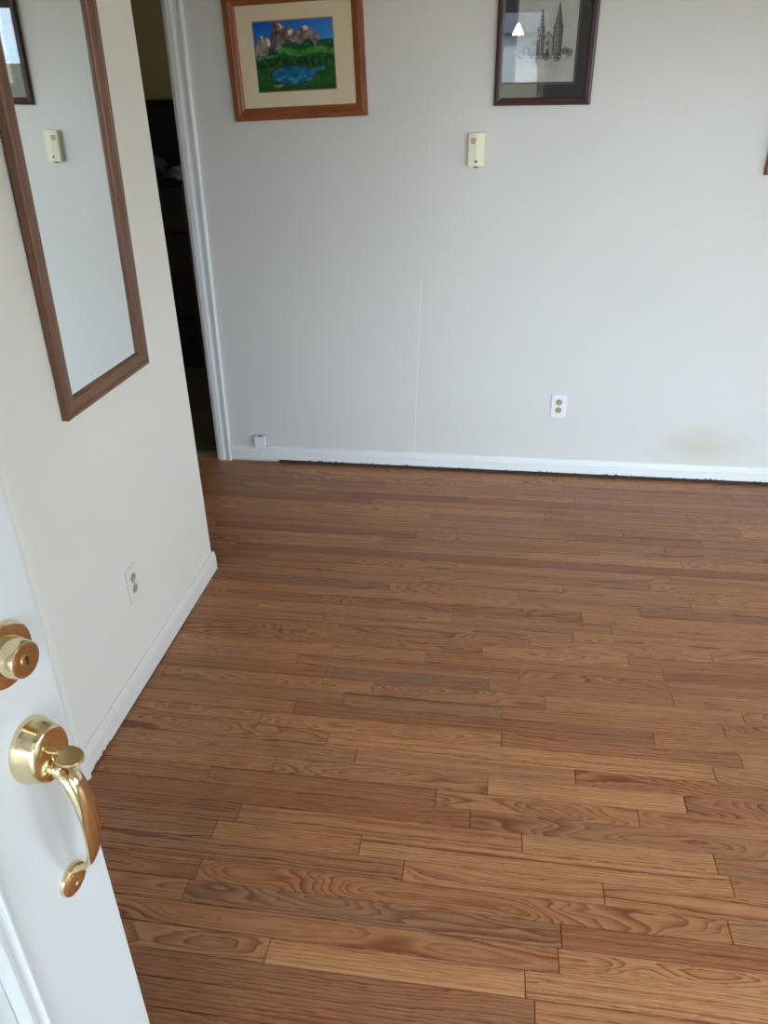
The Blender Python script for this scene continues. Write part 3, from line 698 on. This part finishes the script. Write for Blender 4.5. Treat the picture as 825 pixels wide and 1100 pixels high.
mb = mat_board(p1, PWl-.006, PWr+.006, PHb-.006, PHt+.006, PWl, PWr, PHb, PHt, .0060, .0070, plain('tan_mat_lip', (150, 122, 84), .8)); mb.name = 'mat_lip'
im = link('painting', print_mesh('painting', landscape(), PWr-PWl+.004, PHt-PHb+.004), 'print', p1); im.location = (.0062, (PWl+PWr)/2, PHb-.002)
# church sketch in maroon frame, behind glass
A, B_ = hit(530, 114, 1, YB-.02), hit(634, 112, 1, YB-.02)
W2 = B_[0]-A[0]; H2 = .52
PF2 = [(0, 0), (0, .014), (.004, .019), (.010, .020), (.014, .018), (.016, .014), (.022, .013), (.027, .010), (.028, .006)]
p2 = picture('framed_picture', (A[0]+B_[0])/2, (A[2]+B_[2])/2, W2, H2, PF2, ('maroon', 'maroon'), 0, 'pencil sketch of a twin-spired church in a dark maroon frame', math.radians(1.6))
vs, fs, n = ring(-W2/2+.0135, W2/2-.0135, .0135, H2-.0135, [(0, .0165), (.0004, .0195), (.0025, .0202), (.005, .0165), (.0055, .0135)])
link('frame_bead', fixn(mesh('frame_bead', vs, fs)), 'maroon2', p2)
link('backing_board', boxmesh('backing_board', (.001, -W2/2+.01, .01), (.004, W2/2-.01, H2-.01)), 'mat_navy', p2)
SL, SR, SB, STp = -W2/2+.077, W2/2-.073, .079, H2-.075
mat_board(p2, -W2/2+.02, W2/2-.02, .02, H2-.02, SL-.006, SR+.006, SB-.006, STp+.006, .0052, .0068, 'mat_navy')
mb = mat_board(p2, SL-.008, SR+.008, SB-.008, STp+.008, SL-.0035, SR+.0035, SB-.0035, STp+.0035, .0048, .0060, 'fillet'); mb.name = 'mat_lip'
mb = mat_board(p2, SL-.006, SR+.006, SB-.006, STp+.006, SL, SR, SB, STp, .0046, .0056, 'mat_navy'); mb.name = 'mat_lip'
im = link('sketch', print_mesh('sketch', church(), SR-SL+.004, STp-SB+.004), 'print', p2); im.location = (.0047, (SL+SR)/2, SB-.002)
link('glass_pane', boxmesh('glass_pane', (.0080, -W2/2+.022, .022), (.0095, W2/2-.022, H2-.022)), 'glass', p2)
# a third frame just enters at the right edge
A = hit(821.5, 188, 1, YB-.02)
p3 = picture('framed_picture', A[0]+.22, A[2], .44, .56, PF1, (fw_v, fw_h), 0, 'brown framed picture cut off by the right edge of the photo')
mat_board(p3, -.2, .2, .03, .53, -.13, .13, .11, .45, .0062, .0085, 'mat_cream')
link('backing_board', boxmesh('backing_board', (.001, -.21, .01), (.0060, .21, .55)), plain('plain_grey_print', (150, 150, 146), .8), p3)

# ------------------------------------------------------------------ small wall things
def on_wall(name, X_, Z_, label, cat, left=False, **kw):
    e = empty(name, (XL, X_, Z_) if left else (X_, YB, Z_), label=label, category=cat, **kw)
    e.rotation_euler = (0, 0, 0) if left else (0, 0, -math.pi/2)
    return e      # local x out of the wall, z up; y = +Y (left wall) or +X (back wall)
# outlets
def outlet(e, plate='whiteplastic'):
    bm = bmesh.new(); me = boxmesh('t', (0, -.035, -.057), (.006, .035, .057), .0025); bm.from_mesh(me)
    me = bpy.data.meshes.new('plate'); bm.to_mesh(me); bm.free()
    link('plate', me, plate, e)
    for s in (-1, 1):
        # receptacle face: circle cut flat at left and right
        pts = []
        for k in range(32):
            a = 2*math.pi*k/32; pts.append((max(-.0150, min(.0150, .0172*math.cos(a))), .0172*math.sin(a)*.84))
        vs = [(x, p[0], p[1]) for x in (.004, .0072) for p in pts]
        fs = [(k, (k+1) % 32, 32+(k+1) % 32, 32+k) for k in range(32)] + [tuple(range(32, 64))]
        r_ = link('receptacle', fixn(mesh('receptacle', vs, fs)), 'tan', e); r_.location = (0, 0, s*.0195)
        multibox('slot', [((.0070, -.0078, -.0035), (.0075, -.0054, .0050)), ((.0070, .0054, -.0035), (.0075, .0078, .0050)), ((.0070, -.0022, -.0102), (.0075, .0022, -.0058))], 'dark', r_).rotation_euler = (math.pi, 0, 0)
    s_ = link('screw', toX(lathe('screw', [(.003, .005), (.003, .0068), (.0015, .0072)], 12)), 'brass2', e)
P = hit(600, 436, 1, YB); outlet(on_wall('wall_outlet', P[0], P[2], 'white double power outlet low on the back wall', 'outlet', group='power outlets'))
P = hit(142, 626, 0, XL); outlet(on_wall('wall_outlet', P[1], P[2], 'double power outlet on the left wall below the mirror', 'outlet', True, group='power outlets'), 'creamtrim')
# ivory control box
P0, P1 = hit(503, 143, 1, YB-.03), hit(520, 179, 1, YB-.03)
tw, th_ = .068, P0[2]-P1[2]
e = on_wall('thermostat', (P0[0]+P1[0])/2, P1[2], 'small ivory thermostat box below the church sketch', 'thermostat')
link('back_plate', boxmesh('back_plate', (0, -tw/2+.003, .002), (.008, tw/2-.003, th_-.002), .001), plain('grey_plate', (150, 148, 138), .5), e)
# cover with a fold: left half bulges
prof = [(-tw/2, .006), (-tw/2, .026), (-tw/2+.003, .031), (.0, .033), (.014, .030), (tw/2-.003, .026), (tw/2, .022), (tw/2, .006)]
vs = [(x, y, z) for z in (0, th_) for y, x in prof]; n = len(prof)
fs = [(i, (i+1) % n, n+(i+1) % n, n+i) for i in range(n)] + [tuple(range(n)), tuple(range(n, 2*n))]
c_ = link('cover', fixn(mesh('cover', vs, fs)), 'ivory', e)
link('sensor_hole', toX(lathe('sensor_hole', [(.0045, .029), (.0045, .0335), (.002, .0337)], 16)), 'dark', c_).location = (-.0005, 0, .019)
marks = []
for row, (a, b) in enumerate(((-.024, -.004), (-.024, -.006), (-.022, -.010))):
    y = a
    while y < b: marks.append(((.0300, y, th_-.024-row*.0075), (.0331, y+.0042, th_-.0195-row*.0075))); y += .0056
multibox('red_print', marks, 'red', c_)
multibox('bottom_lever', [((.008, -.009, -.005), (.022, .009, .002))], 'dark', e)
# telephone jack above the baseboard
P0 = hit(280, 481, 1, YB-.02)
e = on_wall('telephone_jack', P0[0], P0[2], 'small white telephone jack box above the baseboard near the doorway', 'jack')
link('box_cover', boxmesh('box_cover', (.003, -.030, 0), (.027, .030, .062), .004), 'whiteplastic', e)
link('base_plate', boxmesh('base_plate', (0, -.032, -.001), (.004, .032, .065), .001), plain('grey_base', (170, 168, 164), .5), e)
multibox('socket_opening', [((.008, -.008, .0615), (.020, .010, .0632))], 'dark', e)
link('cable_stub', boxmesh('cable_stub', (.008, .030, .004), (.016, .034, .012), .001), 'dark', e)

# ------------------------------------------------------------------ the dark room beyond the doorway
def cabinet(name, x0, x1, y0, y1, h_, label, doors=2):
    e = empty(name, ((x0+x1)/2, y0, 0), label=label, category='cabinet'); w = (x1-x0)/2
    link('body', boxmesh('body', (-w, .02, 0.004), (w, y1-y0, h_-.02), .003), 'espresso', e)
    link('top', boxmesh('top', (-w-.01, -.005, h_-.02), (w+.01, y1-y0, h_), .004), 'espresso', e)
    for s in (-1, 1): link('stile', boxmesh('stile', (min(s*w, s*(w-.022)), .0, .004), (max(s*w, s*(w-.022)), .02, h_-.02), .002), 'mahogany', e)
    return e, w
e, w = cabinet('armoire', -2.95, -2.10, 5.45, 5.95, 1.675, 'tall dark wooden cabinet against the olive wall')
for s in (-1, 1): d_ = link('cabinet_door', boxmesh('cabinet_door', (min(s*.002, s*(w-.024)), .0, .06), (max(s*.002, s*(w-.024)), .02, 1.63), .004), 'espresso', e); link('knob', toX(lathe('knob', [(.006, 0), (.012, .012), (.010, .02), (.003, .022)], 16)), 'brass2', d_).matrix_local = Matrix.Translation((s*.04, 0, .9)) @ Matrix.Rotation(-math.pi/2, 4, 'Z')
e, w = cabinet('chest_of_drawers', -2.85, -1.965, 4.98, 5.42, 1.22, 'dark chest of drawers heaped with clothes')
for k in range(4):
    d_ = link('drawer', boxmesh('drawer', (-w+.025, -.004, .08+k*.28), (w-.025, .02, .08+k*.28+.26), .006), 'wicker', e)
    link('handle', boxmesh('handle', (-.06, -.025, .21+k*.28), (.06, -.006, .225+k*.28), .004), 'brass2', d_)
def garment(name, loc, size, mat, seed, label):
    bm = bmesh.new(); bmesh.ops.create_icosphere(bm, subdivisions=4, radius=1)
    r = random.Random(seed); ph = [(r.uniform(2, 7), r.uniform(2, 7), r.uniform(2, 7), r.uniform(0, 6)) for _ in range(6)]
    for v in bm.verts:
        d = sum(math.sin(a*v.co.x+b*v.co.y+c*v.co.z+p) for a, b, c, p in ph)/6
        v.co *= 1+.22*d; v.co.z = max(v.co.z, -.5)
        v.co = Vector((v.co.x*size[0], v.co.y*size[1], (v.co.z+.5)*size[2]))
    me = bpy.data.meshes.new(name); bm.to_mesh(me); bm.free()
    for p in me.polygons: p.use_smooth = True
    o = link(name, me, mat, label=label, category='clothes', group='clothes heaped on the chest'); o.location = loc
garment('garment', (-2.33, 5.2, 1.222), (.16, .14, .10), 'cloth_navy', 1, 'navy garment at the left of the heap on the dark chest')
garment('garment', (-2.03, 5.08, 1.222), (.085, .07, .055), 'cloth_grey', 2, 'crumpled grey garment at the front of the dark chest')
garment('garment', (-2.03, 5.29, 1.222), (.085, .08, .075), 'cloth_olive', 3, 'olive garment at the back right of the dark chest')

# ------------------------------------------------------------------ outside, seen only as reflections and daylight
box('porch_slab', (-2.2, -3.3, -.2), (2.2, YF-T, -.03), 'concrete', kind='structure', label='concrete porch outside the entry door', category='porch')
box('ground', (-60, -90, -.5), (60, 30, -.25), 'grass', kind='structure', label='front lawn outside the house', category='lawn')
box('walkway', (-.8, -14, -.2), (.8, -3.31, -.17), 'concrete', kind='structure', label='concrete walk leading to the porch', category='walkway')
multibox('porch_shade_roof', [((-3.4, -3.3, 2.45), (.95, YF-T, 2.55)), ((-3.4, -3.4, 2.15), (.95, -3.28, 2.6))], 'siding', kind='structure', label='unseen low porch roof shaped to keep sky light off the doorway', category='porch roof')  # roof depth and low fascia set to shade the doorway
box('porch_light_blocker', (.84, -3.3, -.2), (.96, YF-T-.001, 2.45), 'siding', kind='structure', label='unseen porch side wall added to keep daylight off the door', category='wall')  # added blocker: cuts side light that overexposed the open door
ph_ = empty('neighbor_house', (4, -56, -.2), label='pale house across the street seen through the entry door', category='house')
link('wall', boxmesh('wall', (-8, -4, 0), (8, 4, 3.0)), 'siding', ph_)
vs = [(-8.5, 4.6, 2.8), (8.5, 4.6, 2.8), (8.5, -4.6, 2.8), (-8.5, -4.6, 2.8), (-8.5, 0, 5.4), (8.5, 0, 5.4)]
link('roof', fixn(mesh('roof', vs, [(0, 1, 5, 4), (2, 3, 4, 5), (0, 4, 3), (1, 2, 5), (0, 3, 2, 1)])), 'roofing', ph_)
for x in (-5, -1.5, 4): link('window', boxmesh('window', (x-.6, 4.0, 1), (x+.6, 4.05, 2.2)), 'dark', ph_)

pl_ = empty('porch_lamp', (.095, -1.5, 1.91), label='lit white cone lamp hanging in the porch, mirrored in the picture glass', category='lamp')
sh = lathe('shade', [(.055, 0), (.054, .004), (.012, .092), (.006, .096)], 32); sh.transform(Matrix.Rotation(math.pi/2, 4, 'X')); link('shade', sh, 'shade', pl_)
cdm = lathe('cord', [(.0035, .094), (.0035, .541)], 10); cdm.transform(Matrix.Rotation(math.pi/2, 4, 'X')); link('cord', cdm, 'dark', pl_)
e = empty('porch_post', (.40, -3.1, -.03), label='peach-painted post at the front edge of the porch', category='post')
link('shaft', boxmesh('shaft', (-.045, -.045, .08), (.045, .045, 2.40), .006), 'post', e)
link('plinth', boxmesh('plinth', (-.06, -.06, 0), (.06, .06, .08), .006), 'post', e)
link('capital', boxmesh('capital', (-.06, -.06, 2.40), (.06, .06, 2.478), .006), 'post', e)
